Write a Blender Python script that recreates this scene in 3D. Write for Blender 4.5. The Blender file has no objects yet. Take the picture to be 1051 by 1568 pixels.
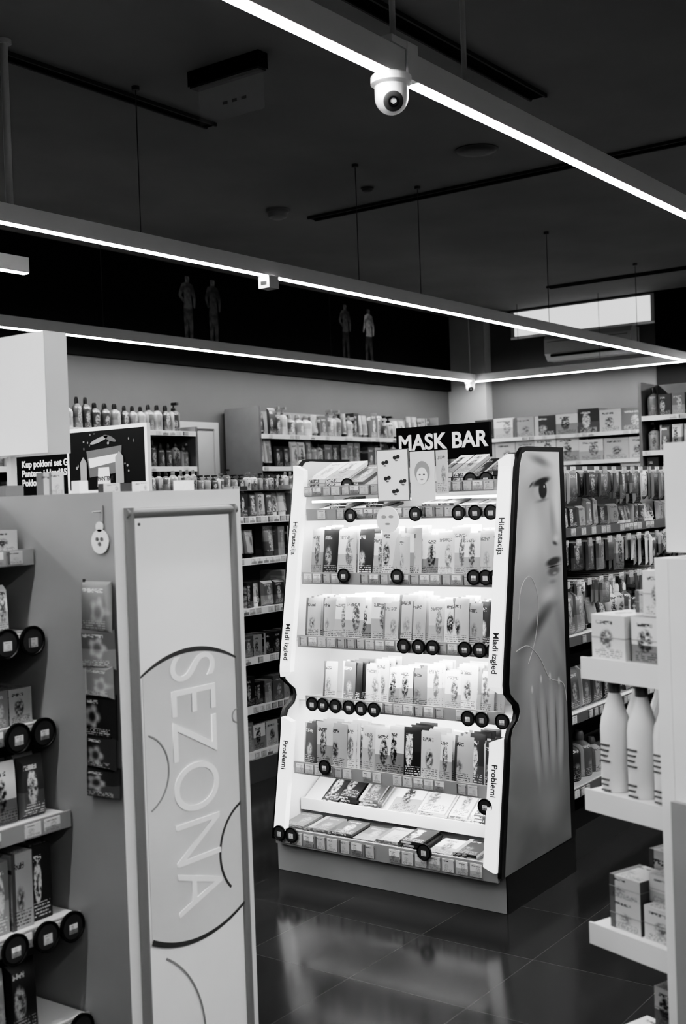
import bpy, math, random
from mathutils import Matrix, Vector
random.seed(11)
sc=bpy.context.scene
R=random.uniform
# ---------------------------------------------------------------- materials
def new_mat(name):
    m=bpy.data.materials.new(name); m.use_nodes=True
    nt=m.node_tree; b=nt.nodes.get('Principled BSDF')
    return m,nt,b
def gmat(name,v,rough=.5,metal=0,noise=0,scale=8,emit=0,spec=.5):
    m,nt,b=new_mat(name)
    b.inputs['Base Color'].default_value=(v,v,v,1)
    b.inputs['Roughness'].default_value=rough
    b.inputs['Metallic'].default_value=metal
    b.inputs['Specular IOR Level'].default_value=spec
    if noise:
        tc=nt.nodes.new('ShaderNodeTexCoord'); n=nt.nodes.new('ShaderNodeTexNoise')
        n.inputs['Scale'].default_value=scale; n.inputs['Detail'].default_value=5
        mr=nt.nodes.new('ShaderNodeMapRange')
        mr.inputs['From Min'].default_value=.3; mr.inputs['From Max'].default_value=.7
        mr.inputs['To Min'].default_value=v*(1-noise); mr.inputs['To Max'].default_value=v*(1+noise)
        nt.links.new(tc.outputs['Object'],n.inputs['Vector'])
        nt.links.new(n.outputs['Fac'],mr.inputs['Value'])
        nt.links.new(mr.outputs[0],b.inputs['Base Color'])
    if emit:
        b.inputs['Emission Color'].default_value=(1,1,1,1)
        b.inputs['Emission Strength'].default_value=emit
    return m
class NB:
    def __init__(s,nt): s.nt=nt
    def val(s,sock,x):
        if isinstance(x,(int,float)): sock.default_value=x
        else: s.nt.links.new(x,sock)
    def m(s,op,a,b=0,c=None):
        n=s.nt.nodes.new('ShaderNodeMath'); n.operation=op
        s.val(n.inputs[0],a); s.val(n.inputs[1],b)
        if c is not None: s.val(n.inputs[2],c)
        return n.outputs[0]
    def comb(s,x,y,z=0):
        n=s.nt.nodes.new('ShaderNodeCombineXYZ')
        s.val(n.inputs[0],x); s.val(n.inputs[1],y); s.val(n.inputs[2],z); return n.outputs[0]
    def wn(s,v):
        n=s.nt.nodes.new('ShaderNodeTexWhiteNoise'); n.noise_dimensions='3D'
        s.nt.links.new(v,n.inputs['Vector']); return n
    def lerp(s,f,a,b):
        return s.m('ADD',a,s.m('MULTIPLY',f,s.m('SUBTRACT',b,a)))
    def band(s,x,lo,hi):
        return s.m('MULTIPLY',s.m('GREATER_THAN',x,lo),s.m('LESS_THAN',x,hi))
    def smooth(s,x,lo,hi,a=0,b=1):
        n=s.nt.nodes.new('ShaderNodeMapRange'); n.interpolation_type='SMOOTHSTEP'
        s.val(n.inputs['Value'],x); s.val(n.inputs['From Min'],lo); s.val(n.inputs['From Max'],hi)
        n.inputs['To Min'].default_value=a; n.inputs['To Max'].default_value=b
        return n.outputs[0]
    def grey(s,v,sock):
        cc=s.nt.nodes.new('ShaderNodeCombineColor')
        for i in range(3): s.nt.links.new(v,cc.inputs[i])
        s.nt.links.new(cc.outputs[0],sock)
def pack_mat(name,light=.75,dark=.05,pdark=.3,rough=.45,glyph=1.0,pic=.5,flower=False):
    m,nt,b=new_mat(name); B=NB(nt)
    uv=nt.nodes.new('ShaderNodeUVMap'); sp=nt.nodes.new('ShaderNodeSeparateXYZ')
    nt.links.new(uv.outputs[0],sp.inputs[0]); u,v=sp.outputs[0],sp.outputs[1]
    fu,fv=B.m('FRACT',u),B.m('FRACT',v); cu,cv=B.m('FLOOR',u),B.m('FLOOR',v)
    w=B.wn(B.comb(cu,cv,.5)); sc_=nt.nodes.new('ShaderNodeSeparateColor')
    nt.links.new(w.outputs['Color'],sc_.inputs[0]); r1=w.outputs['Value']; r2,r3,r4=sc_.outputs
    isd=B.m('LESS_THAN',r4,pdark)
    lightc=B.m('MULTIPLY',light,B.m('ADD',.45,B.m('MULTIPLY',r2,.55)))
    darkc=B.m('ADD',dark,B.m('MULTIPLY',B.m('MULTIPLY',r3,r3),.22))
    base=B.lerp(isd,lightc,darkc)
    ink=B.lerp(isd,B.m('MULTIPLY',B.m('MULTIPLY',r3,r3),.14),light)
    dx=B.m('SUBTRACT',fu,B.m('ADD',.3,B.m('MULTIPLY',r3,.4))); dy=B.m('SUBTRACT',fv,B.m('ADD',.36,B.m('MULTIPLY',r2,.2)))
    blk=B.m('MULTIPLY',B.m('GREATER_THAN',r1,.6),B.m('LESS_THAN',fv,B.m('ADD',.15,B.m('MULTIPLY',r2,.4))))
    base2=B.lerp(B.m('MULTIPLY',blk,.75),base,B.m('MULTIPLY',r3,.35))
    stripe=B.m('MULTIPLY',B.m('LESS_THAN',r1,.25),B.m('LESS_THAN',fu,.18))
    base2=B.lerp(B.m('MULTIPLY',stripe,.8),base2,ink)
    if flower:
        rad=B.m('SQRT',B.m('ADD',B.m('MULTIPLY',dx,dx),B.m('MULTIPLY',dy,dy))); an=B.m('ARCTAN2',dy,dx)
        nz=nt.nodes.new('ShaderNodeTexNoise'); nz.inputs['Scale'].default_value=7; nt.links.new(B.comb(u,v,0),nz.inputs['Vector'])
        edge=B.m('ADD',.25,B.m('ADD',B.m('MULTIPLY',.04,B.m('COSINE',B.m('MULTIPLY',an,5))),B.m('MULTIPLY',nz.outputs['Fac'],.12)))
        petal=B.smooth(B.m('SUBTRACT',rad,edge),-.16,0,1,0)
        core=B.smooth(rad,.05,.2,1,0)
        blob=B.m('MULTIPLY',B.m('MULTIPLY',petal,B.m('SUBTRACT',1,core)),.6)
    else:
        nz=nt.nodes.new('ShaderNodeTexNoise'); nz.inputs['Scale'].default_value=8; nz.inputs['Detail'].default_value=6; nz.inputs['Roughness'].default_value=.65
        nt.links.new(B.comb(B.m('ADD',fu,B.m('MULTIPLY',cu,3.7)),B.m('ADD',B.m('MULTIPLY',fv,1.6),B.m('MULTIPLY',cv,5.3)),r1),nz.inputs['Vector'])
        ax=B.m('MULTIPLY',dx,B.m('ADD',.7,B.m('MULTIPLY',r2,1.0)))
        dd=B.m('ADD',B.m('MULTIPLY',ax,ax),B.m('MULTIPLY',dy,dy))
        lim=B.m('ADD',.01,B.m('MULTIPLY',r1,.10))
        inside=B.smooth(B.m('SUBTRACT',dd,lim),-.03,.02,1,0)
        blob=B.m('MULTIPLY',inside,B.smooth(nz.outputs['Fac'],.36,.58))
        blob=B.m('MULTIPLY',blob,B.m('MINIMUM',1,B.m('MULTIPLY',pic,B.m('ADD',.9,B.m('MULTIPLY',r1,.8)))))
    col=B.lerp(blob,base2,ink)
    g1=B.wn(B.comb(B.m('ADD',B.m('FLOOR',B.m('MULTIPLY',fu,19)),B.m('MULTIPLY',cu,31)),B.m('ADD',B.m('FLOOR',B.m('MULTIPLY',fv,52)),B.m('MULTIPLY',cv,17)),2))
    tm=B.m('MULTIPLY',B.band(fv,.79,.87),B.band(fu,.14,B.m('ADD',.5,B.m('MULTIPLY',r3,.38))))
    tm=B.m('MULTIPLY',tm,B.m('GREATER_THAN',g1.outputs['Value'],.38))
    col=B.lerp(B.m('MULTIPLY',tm,.9*glyph),col,ink)
    g2=B.wn(B.comb(B.m('ADD',B.m('FLOOR',B.m('MULTIPLY',fu,30)),B.m('MULTIPLY',cu,41)),B.m('ADD',B.m('FLOOR',B.m('MULTIPLY',fv,44)),B.m('MULTIPLY',cv,53)),3))
    lines=B.m('LESS_THAN',B.m('FRACT',B.m('MULTIPLY',fv,22)),.5)
    t2=B.m('MULTIPLY',B.m('MULTIPLY',B.band(fv,.05,.24),B.band(fu,.1,.9)),B.m('MULTIPLY',lines,B.m('GREATER_THAN',g2.outputs['Value'],.35)))
    col=B.lerp(B.m('MULTIPLY',t2,.75*glyph),col,ink)
    B.grey(col,b.inputs['Base Color']); b.inputs['Roughness'].default_value=rough
    return m
M_white=gmat('white_laminate',.74,.4,noise=.04,scale=3)
M_shelf=gmat('shelf_white_metal',.72,.35)
M_lgrey=gmat('light_grey_metal',.28,.45,noise=.05,scale=4)
M_frame=gmat('grey_frame_profile',.20,.4)
M_grey=gmat('mid_grey_paint',.12,.5,noise=.06)
M_dgrey=gmat('dark_grey',.035,.5)
M_black=gmat('black_plastic',.008,.35,spec=.3)
M_matt=gmat('black_matt_board',.005,.8,spec=.1)
M_alu=gmat('aluminium_profile',.50,.5)
M_led=gmat('led_diffuser',.9,.5,emit=50)
M_text_w=gmat('white_vinyl',.85,.5)
M_text_g=gmat('pale_vinyl',.98,.5)
M_ink=gmat('dark_ink',.02,.6)
M_acryl=gmat('opal_acrylic_strip',.82,.3,emit=.35)
P_mask=pack_mat('printed_sachet',.88,.03,.18,.35,pic=1.0)
P_mix=pack_mat('printed_pack_mixed',.62,.02,.55,pic=1.0)
P_dark=pack_mat('printed_pack_dark',.36,.010,.86,pic=.9)
P_light=pack_mat('printed_carton_light',.85,.08,.03,pic=.7)
P_tag=pack_mat('price_label',.8,.05,0.0,pic=.3)
P_flower=pack_mat('dark_flower_sachet',.5,.012,1.0,flower=True)
P_nappy=pack_mat('nappy_pack',.70,.03,.3,pic=1.0)
M_bottle=gmat('white_bottle_plastic',.72,.3)
M_cap=gmat('grey_cap',.10,.35)
# ---------------------------------------------------------------- mesh builder
class MB:
    def __init__(s): s.v=[];s.f=[];s.m=[];s.uv=[];s.mats=[];s.M=Matrix.Identity(4);s.sm=[]
    def mi(s,m):
        if m not in s.mats: s.mats.append(m)
        return s.mats.index(m)
    def add(s,vs,fs,mat,uvs=None,smooth=False):
        o=len(s.v); s.v+= [tuple(s.M@Vector(p)) for p in vs]
        for k,f in enumerate(fs):
            s.f.append([o+i for i in f]); s.m.append(s.mi(mat[k] if isinstance(mat,list) else mat))
            s.uv.append(uvs[k] if uvs else [(0.5,0.5)]*len(f)); s.sm.append(smooth)
    def box(s,x0,x1,y0,y1,z0,z1,mat,front=None,side=None):
        vs=[(x0,y0,z0),(x1,y0,z0),(x1,y1,z0),(x0,y1,z0),(x0,y0,z1),(x1,y0,z1),(x1,y1,z1),(x0,y1,z1)]
        fs=[(0,1,5,4),(1,2,6,5),(2,3,7,6),(3,0,4,7),(4,5,6,7),(3,2,1,0)]
        i,j=random.randint(0,400),random.randint(0,400)
        q=[(i+.001,j+.001),(i+.999,j+.001),(i+.999,j+.999),(i+.001,j+.999)]
        c=[(i+.05,j+.5)]*4
        sd=[(i+.02,j+.3),(i+.3,j+.3),(i+.3,j+.98),(i+.02,j+.98)]
        s.add(vs,fs,[front or mat,side or mat,mat,side or mat,mat,mat],[q,sd,c,sd,q,c])
    def cyl(s,c,r,h,axis,mat,seg=16,r2=None,uv=False):
        r2=r if r2 is None else r2
        s.lathe(c,[(0,0),(r,0),(r2,h),(0,h)],mat,axis,seg)
    def lathe(s,c,prof,mat,axis='z',seg=20,uvcell=None,smooth=True):
        vs=[];fs=[];uvs=[]
        H=max(p[1] for p in prof)-min(p[1] for p in prof) or 1; rm=max(p[0] for p in prof)
        def P(r,z,a):
            x,y=r*math.cos(a),r*math.sin(a)
            if axis=='z': q=(x,y,z)
            elif axis=='y': q=(x,z,y)
            else: q=(z,x,y)
            return (c[0]+q[0],c[1]+q[1],c[2]+q[2])
        for r,z in prof:
            for k in range(seg): vs.append(P(max(r,1e-5),z,2*math.pi*k/seg))
        def U(i,k):
            if not uvcell: return (.5,.5)
            r,z=prof[i]; a=2*math.pi*k/seg
            return (uvcell[0]+min(.98,max(.02,.5+.5*r/rm*math.cos(a))),uvcell[1]+min(.98,max(.02,(z-prof[0][1])/H)))
        for i in range(len(prof)-1):
            for k in range(seg):
                k2=(k+1)%seg
                fs.append((i*seg+k,i*seg+k2,(i+1)*seg+k2,(i+1)*seg+k)); uvs.append([U(i,k),U(i,k2),U(i+1,k2),U(i+1,k)])
        s.add(vs,fs,mat,uvs,smooth)
    def prism(s,poly,a0,a1,mat,plane='yz',face=None):
        n=len(poly); f=(lambda p,a:(a,p[0],p[1])) if plane=='yz' else (lambda p,a:(p[0],a,p[1]))
        vs=[f(p,a0) for p in poly]+[f(p,a1) for p in poly]
        fs=[tuple(range(n))[::-1],tuple(range(n,2*n))]+[(i,(i+1)%n,n+(i+1)%n,n+i) for i in range(n)]
        s.add(vs,fs,[face or mat,face or mat]+[mat]*n)
    def ell(s,cx,cz,rx,rz,y,mat,rot=0,a0=0,a1=360,seg=28,th=.002):
        pts=[]
        for k in range(seg):
            a=math.radians(a0+(a1-a0)*k/(seg if a1-a0==360 else seg-1))
            x,z=rx*math.cos(a),rz*math.sin(a); cr,sr=math.cos(rot),math.sin(rot)
            pts.append((cx+x*cr-z*sr,cz+x*sr+z*cr))
        s.prism(pts,y,y+th,mat,'xz')
    def line(s,pts,w,y,mat,th=.002):
        L=[];Rr=[]
        for i,p in enumerate(pts):
            a=pts[max(0,i-1)];b=pts[min(len(pts)-1,i+1)]
            dx,dz=b[0]-a[0],b[1]-a[1]; l=math.hypot(dx,dz) or 1
            ww=(w[i] if isinstance(w,list) else w)/2
            L.append((p[0]-dz/l*ww,p[1]+dx/l*ww)); Rr.append((p[0]+dz/l*ww,p[1]-dx/l*ww))
        for i in range(len(pts)-1):
            s.prism([L[i],Rr[i],Rr[i+1],L[i+1]],y,y+th,mat,'xz')
    def pouch(s,cx,y,z,w,h,t,mat,lean=0,yaw=0,i=None):
        i,j=(random.randint(0,400),random.randint(0,400)) if i is None else i
        a=w/2;b=.1*h
        pts=[(-a,0,0),(a,0,0),(a,0,h),(-a,0,h),(-a*.78,-t,b),(a*.78,-t,b),(a*.78,-t,h-b),(-a*.78,-t,h-b),(-a,.002,0),(a,.002,0),(a,.002,h),(-a,.002,h)]
        cy,sy=math.cos(yaw),math.sin(yaw)
        vs=[(cx+p[0]*cy-p[1]*sy, y+p[0]*sy+p[1]*cy+p[2]*lean, z+p[2]) for p in pts]
        fs=[(4,5,6,7),(0,1,5,4),(1,2,6,5),(2,3,7,6),(3,0,4,7),(9,8,11,10)]
        U=lambda k:(i+min(.999,max(.001,(pts[k][0]+a)/w)),j+min(.999,max(.001,pts[k][2]/h)))
        s.add(vs,fs,mat,[[U(k) for k in f] for f in fs])
    def tube(s,cx,cy,z,w,h,mat,cap):
        i,j=random.randint(0,400),random.randint(0,400); n=14
        vs=[];rings=[(.0,.36,.30),(.16,.38,.32),(.17,.46,.40),(.6,.5,.26),(1.0,.52,.03)]
        for t,a,b in rings:
            for k in range(n):
                an=2*math.pi*k/n; vs.append((cx+w*a*math.cos(an),cy+w*b*math.sin(an),z+h*t))
        fs=[];uv=[];ms=[]
        for q in range(4):
            for k in range(n):
                k2=(k+1)%n; fs.append((q*n+k,q*n+k2,(q+1)*n+k2,(q+1)*n+k)); ms.append(cap if q==0 else mat)
                U=lambda r,kk:(i+.5+.48*math.cos(2*math.pi*kk/n),j+min(.99,max(.01,1-rings[r][0])))
                uv.append([U(q,k),U(q,k2),U(q+1,k2),U(q+1,k)])
        s.add(vs,fs,ms,uv,True)
    def bottle(s,cx,cy,z,r,h,mat,cap,seg=14,style=0):
        i,j=random.randint(0,400),random.randint(0,400)
        if style==0:
            pr=[(0,0),(r*.9,0),(r,.02*h),(r,.6*h),(r*.85,.7*h),(r*.4,.78*h),(r*.36,.8*h)]
            s.lathe((cx,cy,z),pr,mat,'z',seg,(i,j))
            s.lathe((cx,cy,z+.8*h),[(r*.42,0),(r*.42,.12*h),(r*.3,.2*h),(0,.2*h)],cap,'z',seg)
        elif style==1:
            pr=[(0,0),(r*.95,0),(r,.03*h),(r,.62*h),(r*.7,.7*h),(r*.35,.73*h)]
            s.lathe((cx,cy,z),pr,mat,'z',seg,(i,j))
            s.lathe((cx,cy,z+.73*h),[(r*.4,0),(r*.4,.08*h),(r*.14,.09*h),(r*.14,.18*h),(0,.18*h)],cap,'z',seg)
            s.box(cx-r*.25,cx+r*.25,cy-r*.9,cy+r*.3,z+.91*h,z+h,cap)
        else:
            s.lathe((cx,cy,z),[(0,0),(r,0),(r,.6*h),(r*.95,.62*h)],mat,'z',seg,(i,j))
            s.lathe((cx,cy,z+.62*h),[(r*1.02,0),(r*1.02,.36*h),(r*.95,.38*h),(0,.38*h)],cap,'z',seg)
    def tag(s,cx,y,z,r=.031,face=None):
        s.lathe((cx,y-.003,z),[(0,0),(r*.86,0),(r*.92,-.003),(r,-.003),(r,.005),(0,.005)],M_black,'y',22)
        s.lathe((cx,y-.004,z),[(0,0),(r*.80,0),(r*.80,.001),(r*.74,.001)],M_dgrey,'y',22)
        s.box(cx-r*.34,cx+r*.34,y-.007,y-.0045,z-r*.42,z+r*.2,M_lgrey,front=P_tag)
    def build(s,name,parent=None):
        n=len(s.v); xs=[p[0] for p in s.v];ys=[p[1] for p in s.v];zs=[p[2] for p in s.v]
        loc=Vector(((min(xs)+max(xs))/2,(min(ys)+max(ys))/2,min(zs)))
        me=bpy.data.meshes.new(name); me.from_pydata([tuple(Vector(p)-loc) for p in s.v],[],s.f)
        for m in s.mats: me.materials.append(m)
        ul=me.uv_layers.new(name='UVMap'); k=0
        for fi,poly in enumerate(me.polygons):
            poly.material_index=s.m[fi]; poly.use_smooth=s.sm[fi]
            for q in range(poly.loop_total): ul.data[poly.loop_start+q].uv=s.uv[fi][q]
        me.validate()
        if any(s.sm):
            try: me.set_sharp_from_angle(angle=math.radians(50))
            except Exception: pass
        ob=bpy.data.objects.new(name,me); sc.collection.objects.link(ob); ob.location=loc
        if parent: setpar(ob,parent)
        return ob
def setpar(ob,p):
    ob.parent=p; ob.matrix_parent_inverse=Matrix.LocRotScale(p.location,p.rotation_euler,p.scale).inverted()
def frame(x,y,deg): return Matrix.Translation((x,y,0))@Matrix.Rotation(math.radians(deg),4,'Z')
def text(body,size,mat,Mw,parent,name,offset=0,extrude=.001,align='LEFT',shear=1):
    c=bpy.data.curves.new(name,'FONT'); c.body=body; c.size=size; c.offset=offset; c.extrude=extrude
    c.align_x=align; c.align_y='CENTER'; c.materials.append(mat); c.space_character=shear
    o=bpy.data.objects.new(name,c); sc.collection.objects.link(o)
    if parent: setpar(o,parent)
    o.matrix_basis=Mw
    return o
def basis(origin,X,Y):
    X=Vector(X).normalized();Y=Vector(Y).normalized();Z=X.cross(Y)
    m=Matrix((X,Y,Z)).transposed().to_4x4(); m.translation=Vector(origin); return m
# ---------------------------------------------------------------- room shell
CE=3.745; XE=12.75
def shell(name,x0,x1,y0,y1,z0,z1,mat):
    b=MB(); b.box(x0,x1,y0,y1,z0,z1,mat); return b.build(name)
mf,nt,b=new_mat('polished_dark_floor_tile'); B=NB(nt)
tc=nt.nodes.new('ShaderNodeTexCoord'); br=nt.nodes.new('ShaderNodeTexBrick')
br.offset=0; br.inputs['Scale'].default_value=1; br.inputs['Brick Width'].default_value=.45; br.inputs['Row Height'].default_value=.45
br.inputs['Mortar Size'].default_value=.002; br.inputs['Mortar Smooth'].default_value=.3
br.inputs['Color1'].default_value=(.020,.020,.020,1); br.inputs['Color2'].default_value=(.026,.026,.026,1); br.inputs['Mortar'].default_value=(.05,.05,.05,1)
nt.links.new(tc.outputs['Object'],br.inputs['Vector']); nt.links.new(br.outputs['Color'],b.inputs['Base Color'])
nz=nt.nodes.new('ShaderNodeTexNoise'); nz.inputs['Scale'].default_value=5; nt.links.new(tc.outputs['Object'],nz.inputs['Vector'])
nt.links.new(B.m('ADD',.08,B.m('MULTIPLY',nz.outputs['Fac'],.12)),b.inputs['Roughness']); b.inputs['Specular IOR Level'].default_value=.18
M_wall=gmat('painted_wall_grey',.065,.8,noise=.05,scale=1.5)
M_ceil=gmat('dark_painted_ceiling',.15,.85,noise=.10,scale=1.2)
M_bwall=gmat('black_upper_wall',.010,.7,spec=.1)
shell('floor',-4,XE+.3,-4,7.8,-.1,0,mf)
shell('ceiling',-4,XE+.3,-4,7.8,CE,CE+.15,M_ceil)
shell('wall_north',-4,XE+.3,7.5,7.8,0,CE,M_wall)
shell('wall_east',XE,XE+.3,-4,7.5,0,CE,M_wall)
shell('wall_south',-4,XE,-4.2,-4,0,CE,M_wall)
shell('wall_west',-4.2,-4,-4,7.8,0,CE,M_wall)
mb=MB(); mb.box(-3.9,XE-.15,7.46,7.499,2.84,CE-.002,M_bwall); mural=mb.build('wall_mural_poster')
mb=MB(); mb.box(XE-.04,XE,-3.9,4.9,2.6,CE-.002,M_bwall); mb.build('trim_1')
mb=MB(); mb.box(XE-.15,XE,6.98,7.499,0,CE-.002,M_lgrey); mb.build('column')
M_wallglow=gmat('lit_wall_glow',.6,.6,emit=.35)  # mild emission stands in for light falling on the upper wall
mb=MB(); mb.box(XE-.03,XE,4.9,6.68,3.4,3.73,M_lgrey); mb.box(XE-.035,XE-.03,4.95,6.63,3.43,3.71,M_wallglow); mb.box(XE-.04,XE-.03,4.9,6.68,3.395,3.42,M_white)
mb.build('lit_wall_panel_1')  # added framed panel for the brightly lit patch of wall, not an opening
mb=MB(); mb.M=frame(XE,6.15,-90)
pr=[(-.0,3.38),(-.20,3.38),(-.24,3.32),(-.24,3.16),(-.17,3.08),(-.0,3.08)]
mb.prism(pr,0,1.05,M_lgrey,'yz'); mb.box(.08,.97,-.245,-.2,3.12,3.145,M_black); mb.box(.04,1.01,-.243,-.238,3.29,3.295,M_black)
mb.build('air_conditioner')
mb=MB()
mb.box(7.70,7.76,7.44,7.499,0,2.33,M_lgrey); mb.box(8.26,8.32,7.44,7.499,0,2.33,M_lgrey); mb.box(7.76,8.26,7.44,7.499,2.27,2.33,M_lgrey); mb.box(7.762,8.258,7.455,7.499,0,2.268,M_lgrey)
mb.box(8.17,8.19,7.39,7.455,1.0,1.02,M_alu); mb.box(8.07,8.19,7.375,7.39,1.0,1.02,M_alu); mb.build('door_1')
def person(name,x,z0,h,arm,shirt,legs,gap=.0):
    k=h/1.75
    J=[(0,.90),(0,1.12),(0,1.36),(0,1.48),(0,1.58),(0,1.66),
       (-.15,1.40),(-.24-arm*.04,1.15),(-.16+arm*.12,.95),(.15,1.40),(.23,1.14),(.22,.88),
       (-.07,.84),(-.08-gap,.48),(-.08-gap,.07),(.07,.84),(.09,.48),(.09+gap,.07),(-.11-gap,.02),(.12+gap,.02)]
    rad=[.15,.13,.15,.06,.095,.085,.08,.06,.035,.08,.06,.035,.105,.08,.055,.105,.08,.055,.045,.045]
    E=[(0,1),(1,2),(2,3),(3,4),(4,5),(2,6),(6,7),(7,8),(2,9),(9,10),(10,11),(0,12),(12,13),(13,14),(0,15),(15,16),(16,17),(14,18),(17,19)]
    me=bpy.data.meshes.new(name); me.from_pydata([(a*k,0,b*k) for a,b in J],E,[])
    o=bpy.data.objects.new(name,me); sc.collection.objects.link(o)
    o.location=(x,7.453,z0); o.scale=(1,.10,1)
    o.modifiers.new('skin','SKIN')
    for i,v in enumerate(me.skin_vertices[0].data): v.radius=(rad[i]*k,rad[i]*k)
    me.skin_vertices[0].data[0].use_root=True
    ss=o.modifiers.new('ss','SUBSURF'); ss.levels=2; ss.render_levels=2
    m,nt,b=new_mat(name+'_print'); B=NB(nt); tc=nt.nodes.new('ShaderNodeTexCoord'); sp=nt.nodes.new('ShaderNodeSeparateXYZ')
    nt.links.new(tc.outputs['Object'],sp.inputs[0]); z=sp.outputs[2]
    nz=nt.nodes.new('ShaderNodeTexNoise'); nz.inputs['Scale'].default_value=14; nt.links.new(tc.outputs['Object'],nz.inputs['Vector'])
    top=B.m('GREATER_THAN',z,.86*k); head=B.m('GREATER_THAN',z,1.50*k); hair=B.m('GREATER_THAN',z,1.64*k)
    c=B.lerp(top,legs,shirt); c=B.lerp(head,c,.16); c=B.lerp(hair,c,.012)
    c=B.m('MULTIPLY',c,B.smooth(nz.outputs['Fac'],.35,.65,.4,1.2))
    B.grey(c,b.inputs['Base Color']); b.inputs['Roughness'].default_value=.7
    me.materials.append(m)
    setpar(o,mural)
person('printed_figure_a',7.98,3.03,.66,1,.12,.08)
person('printed_figure_b',8.32,3.02,.68,0,.07,.08)
person('printed_figure_c',10.42,3.04,.66,1,.12,.05,.03)
person('printed_figure_d',10.86,3.02,.68,-1,.45,.07,.06)
# ---------------------------------------------------------------- ceiling things
M_slot=gmat('black_slot',.002,.9,spec=.1)
M_slotf=gmat('slot_flange',.02,.7)
def slot(x0,x1,y0,y1):
    mb=MB(); alongx=(x1-x0)>(y1-y0)
    mb.box(x0,x1,y0,y1,CE-.012,CE-.0005,M_slot)
    if alongx:
        mb.box(x0,x1,y0-.012,y0,CE-.02,CE-.0005,M_slotf); mb.box(x0,x1,y1,y1+.012,CE-.02,CE-.0005,M_slotf)
    else:
        mb.box(x0-.012,x0,y0,y1,CE-.02,CE-.0005,M_slotf); mb.box(x1,x1+.012,y0,y1,CE-.02,CE-.0005,M_slotf)
    mb.build('ceiling_slot_diffuser')
slot(-2,5.12,4.52,4.58); slot(-2,5.95,2.87,2.95); slot(7.28,7.36,-3,5.52); slot(11.52,11.59,-3,5.61)
ZL=2.9
def strip_x(y,x0,x1,hang,thick=.003):
    mb=MB(); mb.box(x0,x1,y-.023,y+.023,ZL+.004,ZL+.09,M_alu); mb.box(x0+.005,x1-.005,y-.019,y+.019,ZL,ZL+.004,M_led)
    for hx,t in hang:
        mb.cyl((hx,y,ZL+.09),t,CE-ZL-.09,'z',M_lgrey if t>.005 else M_dgrey,8); mb.cyl((hx,y,CE-.02),t+.018,.0195,'z',M_lgrey if t>.005 else M_dgrey,12)
    mb.build('linear_ceiling_light')
c=.0028
XS=12.35
strip_x(2.025,-2,3.17,[(3.14,.01),(0.5,.01)])
strip_x(2.025,3.24,9.6,[(3.58,.01),(6.0,.01),(8.5,.01)])
mb=MB(); mb.box(3.175,3.235,1.995,2.055,ZL-.0,ZL+.115,M_alu); mb.box(3.09,3.175,1.997,2.053,ZL+.092,ZL+.115,M_alu); mb.build('light_track_joint')
strip_x(4.42,-2,XS-.03,[(3.57,.018),(4.4,c),(6.35,c),(7.1,c),(9.1,c),(11.0,c)])
strip_x(6.98,-2,XS-.03,[(XS-.12,.008),(9.5,c),(6.5,c)])
strip_x(5.3,-2,4.38,[(3.9,c)])
strip_x(-.5,-3.5,XS-.03,[(3.5,c),(9,c)])
strip_x(-2.9,-3.5,XS-.03,[(3.5,c),(9,c)])
mb=MB(); x=XS; mb.box(x-.023,x+.023,-2.9,7.0,ZL+.004,ZL+.09,M_alu); mb.box(x-.019,x+.019,-2.9,6.99,ZL,ZL+.004,M_led)
for hy in (6.4,5.4,3): mb.cyl((x,hy,ZL+.09),c,CE-ZL-.09,'z',M_dgrey,8)
mb.build('linear_ceiling_light')
def dome(x,y,z,s,a):
    mb=MB(); mb.M=Matrix.Translation((x,y,z))@Matrix.Rotation(a,4,'Z')@Matrix.Scale(s,4)
    mb.lathe((0,0,0),[(0,0),(.058,0),(.064,-.006),(.064,-.026),(.05,-.036),(0,-.036)],M_bottle,'z',32)
    mb.lathe((0,0,0.0),[(.052,-.03)]+[(.052*math.cos(math.radians(t)),-.068-.052*math.sin(math.radians(t))) for t in range(0,91,10)],M_bottle,'z',32)
    M0=mb.M.copy()
    mb.M=M0@Matrix.Translation((0,0,-.070))@Matrix.Rotation(math.radians(118),4,'X')
    mb.lathe((0,0,0),[(.031,.040),(.031,.0475),(.027,.0495),(0,.0495)],M_dgrey,'z',28)
    mb.lathe((0,0,0),[(.017,.0495),(.017,.053),(.012,.053),(.011,.050),(0,.050)],M_black,'z',24)
    mb.M=M0
    return mb.build('dome_security_camera')
dome(3.12,2.025,ZL-.0005,1.0,math.radians(-50)); dome(XS-.12,6.98,ZL-.0005,1.0,math.radians(-50))
mb=MB(); mb.M=frame(4.46,4.08,-90)
mb.box(0,.46,-.035,.035,CE-.075,CE-.0005,M_black); mb.box(.01,.45,-.03,.03,CE-.085,CE-.075,M_dgrey)
mg,nt,b=new_mat('clear_plate'); b.inputs['Base Color'].default_value=(.5,.5,.5,1); b.inputs['Alpha'].default_value=.08; b.inputs['Roughness'].default_value=.2
mb.box(.04,.46,-.002,.002,CE-.27,CE-.085,mg)
for q in (.2,.26,.32): mb.box(q,q+.03,-.004,-.002,CE-.2,CE-.185,M_grey)
mb.build('emergency_exit_light')
def puck(x,y,r,h,name,mat):
    mb=MB(); mb.lathe((x,y,CE-.0005),[(r*1.15,0),(r*1.15,-h*.3),(r,-h*.35),(r*.9,-h*.8),(r*.5,-h),(0,-h)],mat,'z',28); mb.build(name)
puck(6.94,5.545,.075,.07,'smoke_detector',M_grey); puck(6.89,4.70,.04,.03,'smoke_detector',M_dgrey); puck(6.61,3.67,.12,.02,'round_ceiling_vent',M_dgrey)
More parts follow.
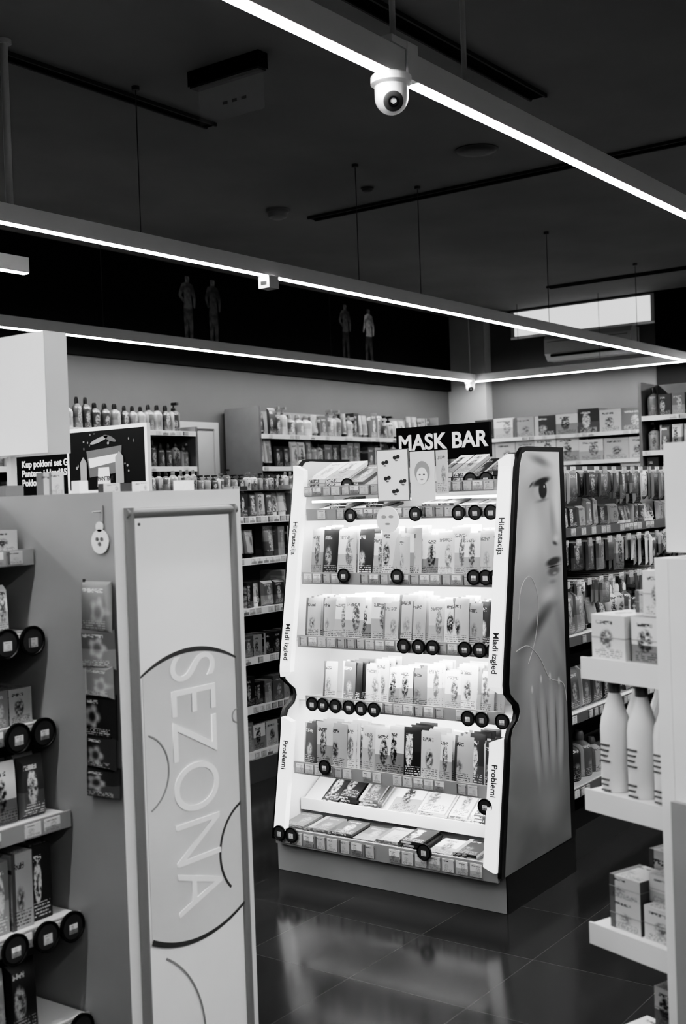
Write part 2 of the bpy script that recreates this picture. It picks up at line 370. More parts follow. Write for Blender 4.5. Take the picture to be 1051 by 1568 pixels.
mb=MB(); mb.box(5.38,5.47,4.38,4.46,ZL-.07,ZL-.0005,M_lgrey); mb.box(5.375,5.38,4.40,4.44,ZL-.05,ZL-.03,M_black); mb.build('wireless_sensor_box')
# ---------------------------------------------------------------- mask stand
SX,SY=3.98,3.295
mb=MB(); FM=frame(SX,SY,-90); mb.M=FM
W=1.115
prof=[(.27,1.775),(.235,1.77),(.205,1.745),(.18,1.69),(.155,1.55),(.035,.86),(.04,.825),(.07,.80),(.105,.775),(.115,.745),(.10,.715),(.055,.69),(.035,.655),(.03,.60),(-.05,.145)]
def pf(z):
    for (y0,z0),(y1,z1) in zip(prof[3:],prof[4:]):
        if z1<=z<=z0: return y0+(y1-y0)*(z0-z)/(z0-z1)
    return prof[3][0] if z>1.6 else -.05
BD=.60
poly=prof+[(BD,.145),(BD,1.775)]
for a0,a1 in ((0,.016),(W-.016,W)): mb.prism(poly,a0,a1,M_black,'yz')
mb.box(0.0,W-.001,0,BD-.01,0,.144,M_lgrey,side=M_black); mb.box(.001,W-.002,-.012,0,.001,.143,M_lgrey)
mb.box(W-.001,W+.003,-.013,BD-.01,0,.144,M_black)
def fin(x0,x1,zs):
    n=len(zs); d=.012
    for i in range(n-1):
        za,zb=zs[i],zs[i+1]
        def wd(z):
            t=min(abs(z-zs[0]),abs(z-zs[-1])); return min(1,math.sqrt(max(0,1-(1-min(t/.035,1))**2))*1+.25)
        wa,wb=wd(za),wd(zb)
        if x0<.5: A=(x0,x0+(x1-x0)*wa); Bq=(x0,x0+(x1-x0)*wb)
        else: A=(x1-(x1-x0)*wa,x1); Bq=(x1-(x1-x0)*wb,x1)
        ya,yb=pf(za)-d,pf(zb)-d
        vs=[(A[0],ya,za),(A[1],ya,za),(Bq[1],yb,zb),(Bq[0],yb,zb),(A[0],ya+.03,za),(A[1],ya+.03,za),(Bq[1],yb+.03,zb),(Bq[0],yb+.03,zb)]
        mb.add(vs,[(3,2,1,0),(4,5,6,7),(1,2,6,5),(0,4,7,3),(0,1,5,4),(3,7,6,2)],M_acryl)
def zr(a,b,n): return [a+(b-a)*i/n for i in range(n+1)]
for x0,x1 in ((.017,.074),(W-.074,W-.017)):
    fin(x0,x1,zr(.83,1.745,40)); fin(x0,x1,zr(.165,.655,30))
cheek=[(p[0]+.02,p[1]-.01) for p in prof]+[(.55,.15),(.55,1.76)]
for a in (.017,W-.021): mb.prism(cheek,a,a+.004,M_white,'yz')
mb.add([(.021,.469,1.72),(W-.021,.469,1.72),(W-.021,.329,.2),(.021,.329,.2)],[(0,1,2,3)],M_white)
mb.box(.022,W-.022,.472,.59,.15,1.73,M_grey)
yb=lambda z:.33+(z-.2)*.092
IX0,IX1=.080,W-.080
levels=[1.53,1.255,.985,.715,.445]
for z in levels:
    y0=pf(z)+.035
    mb.box(IX0-.055,IX1+.055,y0+.006,yb(z)-.002,z-.006,z+.002,M_shelf)
    mb.box(IX0-.01,IX1+.01,y0-.004,y0+.006,z-.03,z+.022,M_lgrey)
    x=IX0+.005
    while x<IX1-.05:
        if random.random()<.92: mb.box(x,x+.040,y0-.008,y0-.004,z-.022,z+.016,P_tag)
        x+=.05
def row(z,spec,h=(.17,.205),y0=None):
    for x0,x1,step,lay,mat in spec:
        x=x0
        while x<x1:
            w=R(.065,.105); hh=R(*h)
            m=mat or random.choice([P_mask,P_mask,P_mask,P_mask,P_light,P_mix,P_dark])
            cell=(random.randint(0,400),random.randint(0,400))
            la=max(1,lay+random.choice([-1,0,0,1]))
            for k in range(la)[::-1]:
                yy=(pf(z)+.07 if y0 is None else y0)+k*.020+R(0,.006)
                mb.pouch(x+w/2+R(-.004,.004)+k*.012,yy,z+.003,w,hh+k*.004,.006,m,lean=.12+R(-.03,.03),yaw=R(-.25,.16),i=cell)
            x+=step*R(.85,1.25)
f=lambda s:IX0+s*(IX1-IX0)
row(1.255,[(f(.0),f(.17),.066,4,None),(f(.19),f(.37),.07,3,None),(f(.40),f(.93),.055,4,P_light),(f(.40),f(.62),.08,2,P_mask)])
row(.985,[(f(.0),f(.14),.07,4,P_mask),(f(.16),f(.49),.060,4,P_mask),(f(.51),f(.76),.07,3,None),(f(.78),f(.93),.06,4,None)],h=(.165,.20))
row(.715,[(f(.06),f(.18),.085,2,None),(f(.20),f(.43),.07,3,P_mask),(f(.47),f(.77),.065,3,None),(f(.79),f(.93),.06,3,P_mix)],h=(.15,.19))
row(.445,[(f(.0),f(.20),.07,3,P_mix),(f(.22),f(.46),.08,3,None),(f(.48),f(.70),.075,3,P_mask),(f(.72),f(.93),.06,4,None)],h=(.17,.205))
def lying(x0,x1,ya,za,yb_,zb,w,mats,t=.02,fill=.9,jit=.01):
    x=x0
    while x+w<x1+.01:
        if random.random()<fill:
            i,j=random.randint(0,400),random.randint(0,400); L=yb_-ya; n=random.randint(1,3)
            for k in range(n):
                dx=R(-jit,jit); tt=t
                z0a,z0b=za+k*tt,zb+k*tt
                vs=[(x+dx,ya,z0a),(x+w*.93+dx,ya,z0a),(x+w*.93+dx,yb_,z0b),(x+dx,yb_,z0b)]
                vs+=[(p[0],p[1]-.0,p[2]+tt*.85) for p in vs]
                q=[(i+.01,j+.01),(i+.99,j+.01),(i+.99,j+.99),(i+.01,j+.99)]
                m=random.choice(mats)
                mb.add(vs,[(0,1,5,4),(1,2,6,5),(2,3,7,6),(3,0,4,7),(4,5,6,7)],m,[[(i+.1,j+.78),(i+.9,j+.78),(i+.9,j+.88),(i+.1,j+.88)],[(i+.05,j+.5)]*4,[(i+.05,j+.5)]*4,[(i+.05,j+.5)]*4,q])
        x+=w*R(1,1.08)
y0=pf(1.62)
mb.box(IX0-.05,IX1+.05,y0,yb(1.63),1.615,1.622,M_shelf); mb.box(IX0,IX1,y0-.006,y0-.0005,1.605,1.65,M_lgrey)
x=IX0
while x<IX1-.05:
    mb.box(x,x+.042,y0-.01,y0-.006,1.61,1.645,P_tag); x+=.05
lying(IX0,f(.40),y0+.01,1.625,y0+.2,1.70,.10,[P_light,P_mask,P_mix],.020,1)
lying(f(.70),IX1,y0+.01,1.625,y0+.2,1.70,.07,[P_light,P_mix,P_dark],.020,1)
lying(IX0+.02,f(.40),pf(1.53)+.05,1.535,pf(1.53)+.2,1.56,.09,[P_dark,P_mix],.014,1)
lying(f(.60),IX1,pf(1.53)+.05,1.535,pf(1.53)+.2,1.56,.08,[P_dark,P_mix],.014,1)
ypl=pf(1.62)-.03; o=.055
mb.box(f(.37+o),f(.535+o),ypl,ypl+.006,1.575,1.79,M_grey)
mb.box(f(.37+o)+.004,f(.535+o)-.004,ypl-.001,ypl-.0001,1.579,1.786,M_text_w)
for ex,ez in ((.40,1.735),(.46,1.755),(.49,1.655),(.45,1.615),(.41,1.67)):
    ex+=o
    mb.ell(f(ex)+.006,ez,.009,.008,ypl-.003,M_ink,th=.0015); mb.ell(f(ex)+.022,ez+.003,.009,.008,ypl-.003,M_ink,th=.0015); mb.ell(f(ex)+.014,ez-.012,.007,.003,ypl-.003,M_grey,th=.0015)
mb.box(f(.54+o),f(.66+o),ypl+.004,ypl+.01,1.575,1.775,M_white)
mb.ell(f(.6+o),1.69,.036,.045,ypl+.0022,M_lgrey,th=.0015); mb.ell(f(.6+o),1.675,.026,.034,ypl+.001,M_text_w,th=.001)
for q in (-.01,.01): mb.ell(f(.6+o)+q,1.68,.005,.003,ypl,M_grey,th=.0008)
mb.ell(f(.6+o),1.66,.007,.003,ypl,M_lgrey,th=.0008)
mb.box(f(.665+o),f(.72+o),ypl+.012,ypl+.018,1.6,1.775,P_light)
mb.add([(.03,.13,.265),(W-.03,.13,.265),(W-.03,.36,.40),(.03,.36,.40)],[(0,1,2,3)],M_shelf)
mb.box(.03,W-.03,.122,.13,.235,.285,M_shelf)
lying(.12,.46,.14,.277,.30,.37,.105,[P_dark,P_mix,P_dark],.012,1,.012); lying(.48,.78,.14,.277,.30,.37,.14,[P_light],.008,1,.012); lying(.79,1.0,.14,.277,.30,.37,.09,[P_light,P_mask],.012,1,.012)
mb.add([(.02,-.03,.175),(W-.02,-.03,.175),(W-.02,.33,.22),(.02,.33,.22)],[(0,1,2,3)],M_shelf)
mb.box(.018,W-.018,-.045,-.032,.125,.195,M_lgrey)
x=.05
while x<W-.08:
    if random.random()<.85: mb.box(x,x+.05,-.050,-.045,.135,.185,P_tag)
    x+=.062
lying(.05,W-.04,-.02,.185,.12,.20,.115,[P_dark,P_mix,P_mask,P_dark],.012,1,.01)
def tags(z,ss,dy=.0,r=.031):
    for s_ in ss: mb.tag(f(s_),pf(z)+.022+dy,z,r)
tags(1.65,[.235,.87,.945],-.02); tags(1.52,[.25,.595,.81,.89,.965])
mb.cyl((f(.48),ypl-.012,1.50),.055,.005,'y',M_text_w,28)
for q in (-.018,.018): mb.ell(f(.48)+q,1.512,.011,.006,ypl-.014,M_lgrey)
mb.ell(f(.48),1.482,.012,.004,ypl-.014,M_lgrey)
tags(1.265,[.235,.52,.90,.955,1.0]); tags(.985,[.575,.65,.72,.875,.945,1.01])
tags(.71,[.06,.12,.19,.265,.33,.40,.87,.935,1.03],-.02); tags(.46,[.17]); tags(.40,[1.0],-.03)
for s_ in (.0,.06): mb.tag(.05+s_*1.1,-.056,.175,.033)
mb.tag(.78,-.056,.2,.033)
# portrait side print : soft tones in world XZ
mp,nt,b=new_mat('portrait_print'); B=NB(nt)
gp=nt.nodes.new('ShaderNodeNewGeometry'); sp=nt.nodes.new('ShaderNodeSeparateXYZ'); nt.links.new(gp.outputs['Position'],sp.inputs[0])
nz=nt.nodes.new('ShaderNodeTexNoise'); nz.inputs['Scale'].default_value=3.0; nz.inputs['Detail'].default_value=2; nz.inputs['Distortion'].default_value=.5
nt.links.new(gp.outputs['Position'],nz.inputs['Vector'])
X_,Z_=sp.outputs[0],sp.outputs[2]
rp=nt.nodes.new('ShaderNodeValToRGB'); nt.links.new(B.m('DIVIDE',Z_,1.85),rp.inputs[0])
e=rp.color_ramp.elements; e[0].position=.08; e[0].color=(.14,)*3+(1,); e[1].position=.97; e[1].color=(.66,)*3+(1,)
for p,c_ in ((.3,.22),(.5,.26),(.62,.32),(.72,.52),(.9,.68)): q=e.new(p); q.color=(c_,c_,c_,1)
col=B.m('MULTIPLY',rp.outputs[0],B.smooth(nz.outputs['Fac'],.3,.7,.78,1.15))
def soft(cx,cz,rx,rz,val,st=1.0,rot=0,edge=1.0):
    global col
    dx=B.m('SUBTRACT',X_,cx); dz=B.m('SUBTRACT',Z_,cz); cr,sr=math.cos(rot),math.sin(rot)
    a=B.m('DIVIDE',B.m('ADD',B.m('MULTIPLY',dx,cr),B.m('MULTIPLY',dz,sr)),rx)
    c2=B.m('DIVIDE',B.m('SUBTRACT',B.m('MULTIPLY',dz,cr),B.m('MULTIPLY',dx,sr)),rz)
    d=B.m('SQRT',B.m('ADD',B.m('MULTIPLY',a,a),B.m('MULTIPLY',c2,c2)))
    col=B.lerp(B.m('MULTIPLY',B.smooth(d,1-edge,1,1,0),st),col,val)
soft(4.58,1.45,.08,.45,.20,.6)
soft(4.35,1.615,.17,.10,.26,.8,.15)            # socket
soft(4.36,1.718,.15,.032,.10,.8,-.18,.9)          # brow
soft(4.365,1.598,.090,.042,.46,1,.12,.4)         # eye
soft(4.375,1.600,.045,.044,.02,1,0,.35)
soft(4.389,1.614,.008,.008,.8,1,0,.6)
soft(4.365,1.634,.108,.020,.01,1,.16,.6)       # lashes
soft(4.275,1.622,.035,.010,.02,.9,.5,.9)
soft(4.365,1.558,.09,.012,.08,.65,.10,1)
soft(4.27,1.42,.14,.15,.72,.85)                 # cheek
soft(4.50,1.52,.035,.15,.78,.85,.10)             # nose bridge
soft(4.45,1.48,.035,.13,.24,.6,.12)
soft(4.485,1.40,.045,.026,.75,.6)
soft(4.47,1.380,.040,.015,.03,.95,-.2)
soft(4.45,1.306,.095,.024,.06,1,.10,.6)
soft(4.45,1.268,.078,.028,.13,.95,.05,.6)
soft(4.46,1.258,.030,.008,.5,.6)
soft(4.45,1.286,.085,.005,.008,1,.05,.9)
soft(4.44,1.225,.06,.016,.16,.6)
soft(4.41,1.17,.12,.05,.58,.8)
soft(4.30,1.07,.27,.06,.06,.85,.5)
soft(4.22,.88,.12,.22,.38,.65,-.3)
for k in range(4):
    soft(4.24+.075*k,.66-.03*abs(k-1.5),.036,.26,.38,.75,.12-.06*k,.8)
    soft(4.277+.075*k,.62,.007,.20,.08,.7,.12-.06*k,1)
    soft(4.225+.08*k,.86-.03*abs(k-1.5),.014,.022,.6,.7,.1,.8)
soft(4.36,.34,.20,.14,.28,.6)
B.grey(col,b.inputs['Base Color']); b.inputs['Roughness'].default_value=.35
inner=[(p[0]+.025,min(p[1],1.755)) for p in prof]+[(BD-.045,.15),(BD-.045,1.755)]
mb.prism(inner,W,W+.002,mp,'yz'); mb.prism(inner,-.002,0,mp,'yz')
mb.M=Matrix.Identity(4); yy=SY-W-.0035
G3=gmat('print_tone_light',.48,.45)
def bez(pts,n=14):
    out=[]
    P=[pts[0]]+pts+[pts[-1]]
    for i in range(1,len(P)-2):
        for k in range(n):
            t=k/n; a,b_,c_,d_=P[i-1],P[i],P[i+1],P[i+2]
            out.append(tuple(.5*((2*b_[q])+(-a[q]+c_[q])*t+(2*a[q]-5*b_[q]+4*c_[q]-d_[q])*t*t+(-a[q]+3*b_[q]-3*c_[q]+d_[q])*t**3) for q in (0,1)))
    return out+[pts[-1]]
mb.line(bez([(4.13,1.10),(4.16,1.22),(4.24,1.26),(4.30,1.17),(4.27,1.02),(4.20,.92)],8),.003,yy,G3,.001)
mb.line(bez([(4.10,.98),(4.20,.99),(4.30,.93),(4.38,.84),(4.5,.80),(4.53,.72)],8),.003,yy,G3,.001)
stand=mb.build('cosmetic_mask_display_stand')
mb=MB(); mb.M=FM; mb.box(.435,.895,.37,.39,1.745,1.89,M_matt); mb.box(.49,.51,.39,.40,1.70,1.8,M_dgrey); mb.box(.82,.84,.39,.40,1.70,1.8,M_dgrey)
mb.build('header_sign',stand)
text('MASK BAR',.092,M_text_w,basis((SX+.3685,SY-.665,1.82),(0,-1,0),(0,0,1)),stand,'header_text',offset=.0025,align='CENTER',shear=1.03)
for yw in (SY-.047,SY-W+.047):
    for zt,ln,body in ((1.50,.2,'Hidratacija'),(1.06,.18,'Mladi izgled'),(.56,.14,'Problemi')):
        ya,yb2=pf(zt)-.0135,pf(zt-ln)-.0135
        text(body,.034,M_ink,basis((SX+ya-.001,yw,zt),(yb2-ya,0,-ln),(0,-1,0)),stand,'fin_text',offset=.0006,extrude=.0005)
def area(name,loc,sx,sy,p,rot,parent):
    l=bpy.data.lights.new(name,'AREA'); l.shape='RECTANGLE'; l.size=sx; l.size_y=sy; l.energy=p
    o=bpy.data.objects.new(name,l); sc.collection.objects.link(o); o.location=loc; o.rotation_euler=rot
    if parent: setpar(o,parent)
    return o
mbl=MB(); mbl.M=FM; M_ledbar=gmat('shelf_led_bar',.9,.4,emit=4)
for z,pw in ((1.60,.8),(1.53,2.3),(1.255,1.7),(.985,1.5),(.715,1.3),(.445,1.3)):
    y0=pf(z)+.05; mbl.box(IX0,IX1,y0,y0+.015,z-.022,z-.012,M_ledbar)
    area('shelf_led',(SX+y0+.008,SY-W/2,z-.024),.035,.9,pw,(0,math.radians(-28),0),stand)
mbl.build('shelf_led_bars',stand)

# ---------------------------------------------------------------- left gondola end with side poster
mb=MB()
X0,X1,Y0,Y1,T=2.012,2.48,2.15,3.25,1.632
mb.box(X0,X0+.02,Y0,Y1,0,T,M_lgrey,front=M_white); mb.box(X0+.0201,X1,Y0,Y0+.02,0,T,M_white); mb.box(X0+.0201,X1,Y1-.02,Y1,0,T,M_white)
mb.box(X0+.0201,X1-.001,Y0+.0201,Y1-.0201,T-.022,T-.001,M_white); mb.box(X0+.0201,X1-.03,Y0+.0201,Y1-.0201,0,.12,M_grey)
for z in (.4,.7,1.0,1.3): mb.box(X0+.0201,X1-.01,Y0+.0201,Y1-.0201,z,z+.02,M_shelf)
def fr(x0,x1,z0,z1,w):
    for a in ((x0,x0+w,z0,z1),(x1-w,x1,z0,z1)):
        mb.lathe(((a[0]+a[1])/2,Y0-.004,z0),[(w/2,0),(w/2,z1-z0)],M_frame,'z',14)
    for zc in (z1-w/2,z0+w/2): mb.lathe((x0,Y0-.004,zc),[(w/2,0),(w/2,x1-x0)],M_frame,'x',14)
fr(2.046,2.452,.14,1.592,.027)
PW=gmat('poster_white',.94,.45,noise=.02,scale=3); PG=gmat('poster_pale_grey',.72,.45,noise=.06,scale=5); PD=gmat('poster_dark_line',.06,.5)
mb.box(2.07,2.43,Y0-.006,Y0-.0005,.155,1.57,PW)
cx,cz,r=2.255,.845,.375
def arc(cx,cz,r,a0,a1,n=40): return [(cx+r*math.cos(math.radians(a0+(a1-a0)*i/n)),cz+r*math.sin(math.radians(a0+(a1-a0)*i/n))) for i in range(n+1)]
clip=lambda pts:[(min(2.428,max(2.073,p[0])),p[1]) for p in pts]
au=math.degrees(math.acos(.173/r))
mb.prism(arc(cx,cz,r,au,180-au)+arc(cx,cz,r,180+au,360-au),Y0-.008,Y0-.0061,PG,'xz')
mb.line(arc(cx,cz,r,au,182-au),[.004+.008*abs(math.sin(i/40*math.pi)) for i in range(41)],Y0-.011,PD,.002)
mb.line(arc(cx,cz,r,180+au,361-au),[.014-.008*i/40 for i in range(41)],Y0-.011,PD,.002)
mb.line(arc(2.06,.93,.10,-70,70,24)[0:],.004,Y0-.010,M_lgrey,.002)
mb.line(clip(arc(2.47,.66,.13,100,225,24)),.006,Y0-.010,PD,.002)
mb.line(arc(2.425,1.02,.018,60,300,16),.003,Y0-.010,M_lgrey,.002)
mb.line(arc(1.98,.22,.28,-20,58,24)[:],.004,Y0-.010,M_lgrey,.002)
mb.cyl((2.09,Y0-.008,1.55),.004,.003,'y',M_grey,10)
mb.M=Matrix.Identity(4)
xt=X0-.004
mb.cyl((X0-.03,2.19,1.585),.002,.03,'x',M_alu,8)
mb.lathe((xt-.002,2.195,1.512),[(0,0),(.030,0),(.030,.003),(0,.003)],M_white,'x',24); mb.lathe((xt-.002,2.195,1.548),[(0,0),(.013,0),(.013,.003),(0,.003)],M_white,'x',16)
for dy,dz in ((.008,.006),(-.008,.006),(0,-.006)): mb.lathe((xt-.004,2.195+dy,1.512+dz),[(0,0),(.005,0),(.005,.002),(0,.002)],M_grey,'x',12)
mb.box(X0-.004,X0-.002,2.183,2.207,1.56,1.60,M_lgrey)
mb.M=frame(X0-.006,2.262,-90)
mb.box(.005,.012,-.004,0,.90,1.42,M_dgrey)
for z,h in ((1.29,.125),(1.20,.10),(1.13,.08),(1.03,.11),(.955,.085),(.885,.075)):
    mb.pouch(.058+R(-.004,.004),-.006+R(-.004,0),z,.108,h,.014,P_flower,yaw=R(-.1,.1),lean=R(-.05,.05))
mb.M=Matrix.Identity(4)
for x,y,w,h,m in ((2.13,2.40,.03,.035,M_white),(2.3,2.35,.03,.03,P_light),(2.42,2.3,.04,.03,M_white),(2.15,2.3,.03,.025,P_mix),(2.08,2.46,.05,.06,P_light),(2.05,2.6,.06,.03,M_grey),(2.35,2.5,.07,.03,M_dgrey)):
    mb.box(x,x+w,y,y+w,T-.001,T+h,m)
endcap=mb.build('endcap_promo_stand')
text('SEZONA',.245,M_text_g,basis((2.25,Y0-.0095,1.215),(0,0,-1),(1,0,0))@Matrix.Diagonal((.71,1,1,1)),endcap,'poster_text',extrude=.001,offset=-.002)
mb=MB(); mb.box(2.2,2.28,2.6,3.2,1.75,2.09,M_lgrey); mb.box(2.198,2.2,2.602,3.198,1.752,2.088,M_white)
mb.box(2.23,2.25,2.80,2.82,T+.0005,1.75,M_alu); mb.box(2.23,2.25,3.06,3.08,T+.0005,1.75,M_alu); mb.build('topper_sign_box')
def fill(mb,x0,x1,yf,z,kind,mats,hr,wr,depth=.2,gap=.006,caps=None):
    x=x0
    while x<x1:
        w=R(*wr); h=R(*hr); m=random.choice(mats)
        if x+w>x1: break
        n=random.choice([1,2,2,3]); t=random.random(); cap=random.choice(caps or [M_cap,M_white,M_black]); stl=random.choice([0,0,1])
        if random.random()<.04: x+=w; continue
        for q in range(n):
            if x+w>x1: break
            if kind=='box': mb.box(x,x+w,yf+R(0,.015),yf+depth,z,z+h,m)
            elif kind=='bottle': mb.bottle(x+w/2,yf+w/2+.01,z,w/2,h,m,cap,12,stl)
            elif kind=='pouch':
                mb.pouch(x+w/2,yf+.02,z,w,h,.015,m,lean=.05); mb.pouch(x+w/2+.005,yf+.06,z,w,h,.015,m,lean=.05)
            elif kind=='mix':
                if t<.35: mb.box(x,x+w,yf+R(0,.02),yf+depth,z,z+h,m)
                elif t<.6: mb.bottle(x+w/2,yf+w/2+.01,z,w/2,h,m,cap,12,stl)
                elif t<.8: mb.tube(x+w/2,yf+w/2+.01,z,w,h,m,cap)
                else: mb.pouch(x+w/2,yf+.02,z,w,h,.02,m,lean=.05)
            x+=w+gap
def shelf(mb,x0,x1,yf,yb_,z,edge=M_shelf,tagmat=P_tag,tagp=.8,tw=.055):
    mb.box(x0,x1,yf,yb_,z-.025,z,M_shelf); mb.box(x0,x1,yf-.008,yf-.0002,z-.035,z+.006,edge)
    x=x0+.01
    while x<x1-tw:
        if random.random()<tagp: mb.box(x,x+tw*.8,yf-.011,yf-.008,z-.03,z+.002,tagmat)
        x+=tw
mb=MB()
mb.box(-.6,2.010,2.72,2.76,0,1.60,M_lgrey); mb.box(-.6,2.010,2.50,2.719,0,.12,M_grey); mb.box(-.6,2.01,2.6,2.9,1.601,1.63,M_white)
for z,yf,kind,mats,hr,wr in ((1.49,2.45,'box',[P_light,P_mix],(.05,.1),(.06,.1)),(1.285,2.43,'mix',[P_light],(.10,.14),(.05,.06)),(1.055,2.40,'box',[P_dark],(.08,.13),(.07,.09)),(.83,2.345,'pouch',[P_mix,P_light],(.12,.16),(.06,.08)),(.58,2.32,'box',[P_mix,P_dark],(.16,.2),(.06,.08)),(.33,2.30,'pouch',[P_dark],(.1,.18),(.07,.1))):
    shelf(mb,-.55,2.005,yf,2.719,z,tw=.06,edge=M_lgrey)
    fill(mb,-.5,1.99,yf+.03,z,kind,mats,hr,wr)
    if z in (1.285,.58,1.055,.33):
        for xx in (1.965,1.885,1.79,1.6): mb.tag(xx,yf-.018,z-.02,.038)
mb.build('shelving_gondola')

# ---------------------------------------------------------------- gondola 2
mb=MB()
mb.box(4.421,9.199,4.88,4.92,.131,1.66,M_grey); mb.box(4.421,9.199,4.4,5.4,0,.13,M_grey); mb.box(4.40,4.42,4.4,5.4,0,1.66,M_lgrey); mb.box(9.2,9.22,4.4,5.4,0,1.66,M_lgrey)
for z in (.16,.42,.70,.98,1.26,1.5):
    yf=4.43 if z<1.1 else 4.5
    shelf(mb,4.43,9.19,yf,4.879,z)
    fill(mb,4.45,9.15,yf+.03,z,'mix' if z>.8 else 'box',[P_mix,P_dark,P_dark],(.12,.2),(.05,.11))
mb.box(4.43,9.19,4.5,4.879,1.655,1.66,M_grey)
fill(mb,4.6,9.0,4.6,1.66,'bottle',[P_dark,P_dark,P_mix],(.09,.13),(.04,.06),caps=[M_black,M_cap])
mb.build('shelving_gondola')
mb=MB(); mb.M=frame(4.38,5.45,-90)
mb.box(.0,.52,0,.02,1.67,1.90,M_matt)
mb.box(.46,1.07,-.03,-.005,1.665,2.015,M_text_w); mb.box(.48,1.05,-.033,-.03,1.685,1.995,M_black)
mb.prism([(.64,1.75),(.87,1.77),(.89,1.91),(.62,1.89)],-.036,-.033,M_grey,'xz'); mb.prism([(.645,1.80),(.875,1.83),(.88,1.87),(.635,1.85)],-.037,-.036,M_white,'xz')
mb.prism([(.70,1.70),(.80,1.70),(.79,1.80),(.71,1.80)],-.038,-.037,M_white,'xz'); mb.prism([(.84,1.71),(.90,1.715),(.90,1.85),(.87,1.88),(.84,1.85)],-.038,-.037,M_lgrey,'xz')
mb.prism([(.57,1.71),(.62,1.71),(.62,1.83),(.595,1.86),(.57,1.83)],-.038,-.037,M_lgrey,'xz')
mb.ell(.72,1.945,.07,.012,-.036,M_lgrey,rot=.25); mb.ell(.80,1.95,.05,.012,-.036,M_grey,rot=-.35)
for k in range(24): mb.ell(R(.5,1.03),R(1.7,1.98),R(.003,.009),R(.003,.009),-.035,random.choice([M_grey,M_lgrey]),seg=8,th=.001)
ps=mb.build('promo_poster_board')
text('PANTENE',.032,M_ink,basis((4.341,5.45-.705,1.74),(0,-1,0),(0,0,1)),ps,'pack_text',offset=.0004,extrude=.0003,shear=.8)
text('Kup pokloni set Gillette,\nPantene i Head&S\nPoklon -8 ili',.052,M_text_w,basis((4.375,5.40,1.79),(0,-1,0),(0,0,1)),ps,'poster_text',offset=.001)
# ---------------------------------------------------------------- wall shelving
def wallunit(name,M,L,shelves,mats,depth=.42,hr=(.18,.26),wr=(.07,.12),kind='mix',top=2.42,ends=True,edge=M_shelf):
    mb=MB(); mb.M=M
    mb.box(0,L,depth-.02,depth,0,top,M_grey); mb.box(0,L,.03,depth-.021,0,.12,M_grey)
    if ends:
        mb.box(-.03,-.001,0,depth,0,top,M_grey); mb.box(L+.001,L+.03,0,depth,0,top,M_grey)
    for z in shelves:
        shelf(mb,0,L,0,depth-.021,z,tw=.08,tagp=.3,edge=edge)
        fill(mb,.02,L-.02,.03,z,kind,mats,hr,wr,.25,caps=[M_black,M_black,M_cap])
    return mb.build(name)
zs=[.2,.55,.9,1.25,1.58,1.9,2.2]
wallunit('wall_shelving_unit',frame(2.6,7.04,0),4.97,zs,[P_dark,P_dark],kind='bottle',hr=(.2,.27),wr=(.08,.105),top=2.25)
wallunit('wall_shelving_unit',frame(8.46,7.04,0),3.1,zs,[P_mix,P_dark,P_dark,P_dark],kind='mix',hr=(.2,.28),wr=(.08,.14),top=2.46)
wallunit('wall_shelving_unit',frame(12.1,6.9,-90),5.0,zs,[P_nappy,P_nappy,P_mix],kind='box',hr=(.22,.29),wr=(.22,.30),top=2.25)
wallunit('wall_shelving_unit',frame(9.9,3.96,-90),2.6,zs,[P_dark,P_dark,P_mix],kind='mix',hr=(.16,.27),wr=(.07,.12),top=2.5)
# ---------------------------------------------------------------- gondola 1 with pegs
mb=MB()
mb.box(4.661,8.599,2.70,2.76,.131,1.72,M_dgrey); mb.box(4.661,8.599,2.24,3.24,0,.13,M_dgrey); mb.box(8.6,8.63,2.24,3.24,0,1.72,M_grey)
mb.box(4.64,4.66,2.24,3.24,.131,1.72,M_dgrey)
for z,yf in ((1.42,2.32),(.95,2.26),(.62,2.24),(.3,2.24)):
    shelf(mb,4.68,8.58,yf,2.699,z,edge=M_grey,tagp=.6)
    fill(mb,4.7,8.5,yf+.04,z,'mix',[P_mix,P_dark,P_dark,P_dark],(.08,.14) if z>1 else (.14,.22),(.06,.12))
for z in (1.68,1.36,1.18):
    x=4.74
    while x<8.5:
        mb.box(x-.002,x+.002,2.26,2.699,z,z+.004,M_alu)
        mb.box(x-.02,x+.02,2.254,2.26,z-.012,z+.018,P_tag)
        c_=(random.randint(0,400),random.randint(0,400)); m=random.choice([P_mix,P_dark,P_dark,P_mask])
        hh=R(.10,.17); ww=R(.05,.085); st=R(0,.1)
        for k in range(4): mb.pouch(x,2.28+st+.03*k,z-hh,ww,hh,.012,m,yaw=R(-.3,.3),i=c_)
        x+=R(.09,.13)
mb.build('pegboard_gondola')
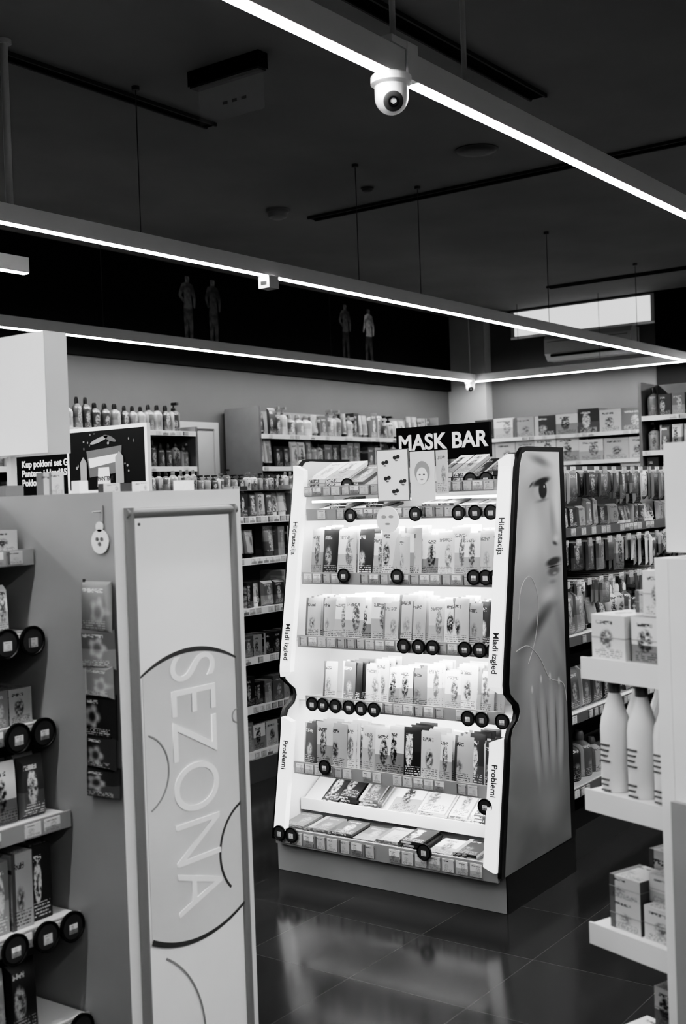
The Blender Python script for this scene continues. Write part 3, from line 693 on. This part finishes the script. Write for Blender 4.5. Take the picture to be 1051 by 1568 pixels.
# ---------------------------------------------------------------- right near gondola
mb=MB(); mb.M=frame(2.5,1.15,-110)
dp=.42
mb.box(.235,.27,-.03,dp,0,1.45,M_white); mb.box(.225,.72,.02,.05,1.46,1.69,M_white)
mb.box(.271,.72,-.03,-.005,0,1.45,M_white); mb.box(.271,.72,-.045,-.0301,0,.95,M_lgrey); mb.box(.271,.72,.0,dp,0,.10,M_grey)
mb.box(.271,.72,dp-.03,dp-.0,.101,1.69,M_dgrey)
mb.box(0,.234,dp-.02,dp,0,1.05,M_dgrey)
for z in (.31,.61,.915,1.215):
    mb.box(-.01,.234,0,dp-.021,z-.03,z,M_shelf); mb.box(-.012,.234,-.006,-.0002,z-.045,z+.004,M_shelf)
mb.box(-.01,.234,.02,dp-.021,0,.1,M_grey)
for x in (.035,.115,.19):
    for y in (.05,.13,.21):
        mb.lathe((x,y,.915),[(0,0),(.031,0),(.034,.006),(.034,.145),(.031,.165),(.022,.19),(.015,.215),(.013,.222)],M_bottle,'z',24)
        mb.lathe((x,y,1.137),[(.014,0),(.014,.03),(.011,.036),(.009,.05),(0,.052)],M_cap,'z',18)
        for k in range(7): mb.box(x-.014,x+.012-.003*(k%3),y-.0365,y-.033,1.02-.012*k-.03*(k>3),1.024-.012*k-.03*(k>3),M_cap)
def carton(x,y,z,w,d,h,m=P_light):
    mb.box(x,x+w,y,y+d,z,z+h,m); mb.box(x-.0005,x+w+.0005,y-.001,y+d,z+h*.48,z+h*.5,M_lgrey)
for (x,y,z,w,d,h) in ((.0,.02,1.215,.10,.12,.10),(.11,.03,1.215,.11,.12,.10),(.05,.16,1.215,.10,.1,.14),(.12,.06,1.315,.09,.1,.10),(.06,.1,1.315,.07,.08,.05),
    (.03,.02,.61,.09,.1,.07),(.03,.02,.68,.09,.1,.05),(.13,.02,.61,.10,.12,.075),(.12,.05,.685,.10,.12,.06),(.05,.13,.61,.08,.1,.16),(.14,.18,.61,.08,.1,.20),
    (.02,.02,.31,.10,.12,.06),(.13,.03,.31,.10,.12,.07),(.08,.1,.38,.09,.1,.09),(.13,.16,.31,.09,.1,.20)):
    carton(x,y,z,w,d,h,random.choice([P_light,P_light,P_mix]) if z<.7 else P_light)
mb.build('shelving_gondola')

# ---------------------------------------------------------------- world, camera
w=bpy.data.worlds.new('world'); sc.world=w; w.use_nodes=True
w.node_tree.nodes['Background'].inputs[0].default_value=(.5,.5,.5,1); w.node_tree.nodes['Background'].inputs[1].default_value=.05
cam=bpy.data.cameras.new('camera'); co=bpy.data.objects.new('camera',cam); sc.collection.objects.link(co); sc.camera=co
th=math.radians(36.0); p=math.radians(.72); r=math.radians(2.01)
fwd=Vector((math.cos(th)*math.cos(p),math.sin(th)*math.cos(p),-math.sin(p)))
r0=Vector((math.sin(th),-math.cos(th),0)); u0=r0.cross(fwd)
rt=r0*math.cos(r)-u0*math.sin(r); up=u0*math.cos(r)+r0*math.sin(r)
m=Matrix((rt,up,-fwd)).transposed().to_4x4(); m.translation=Vector((0,0,1.6)); co.matrix_world=m
cam.sensor_fit='VERTICAL'; cam.sensor_height=36; cam.sensor_width=24; cam.lens=1827/1568*36
cam.dof.use_dof=True; cam.dof.focus_distance=4.9; cam.dof.aperture_fstop=4.5
cam.clip_start=.05
sc.view_settings.view_transform='AgX'
try: sc.view_settings.look='AgX - High Contrast'
except Exception as ex: print(ex)
sc.view_settings.exposure=1.2
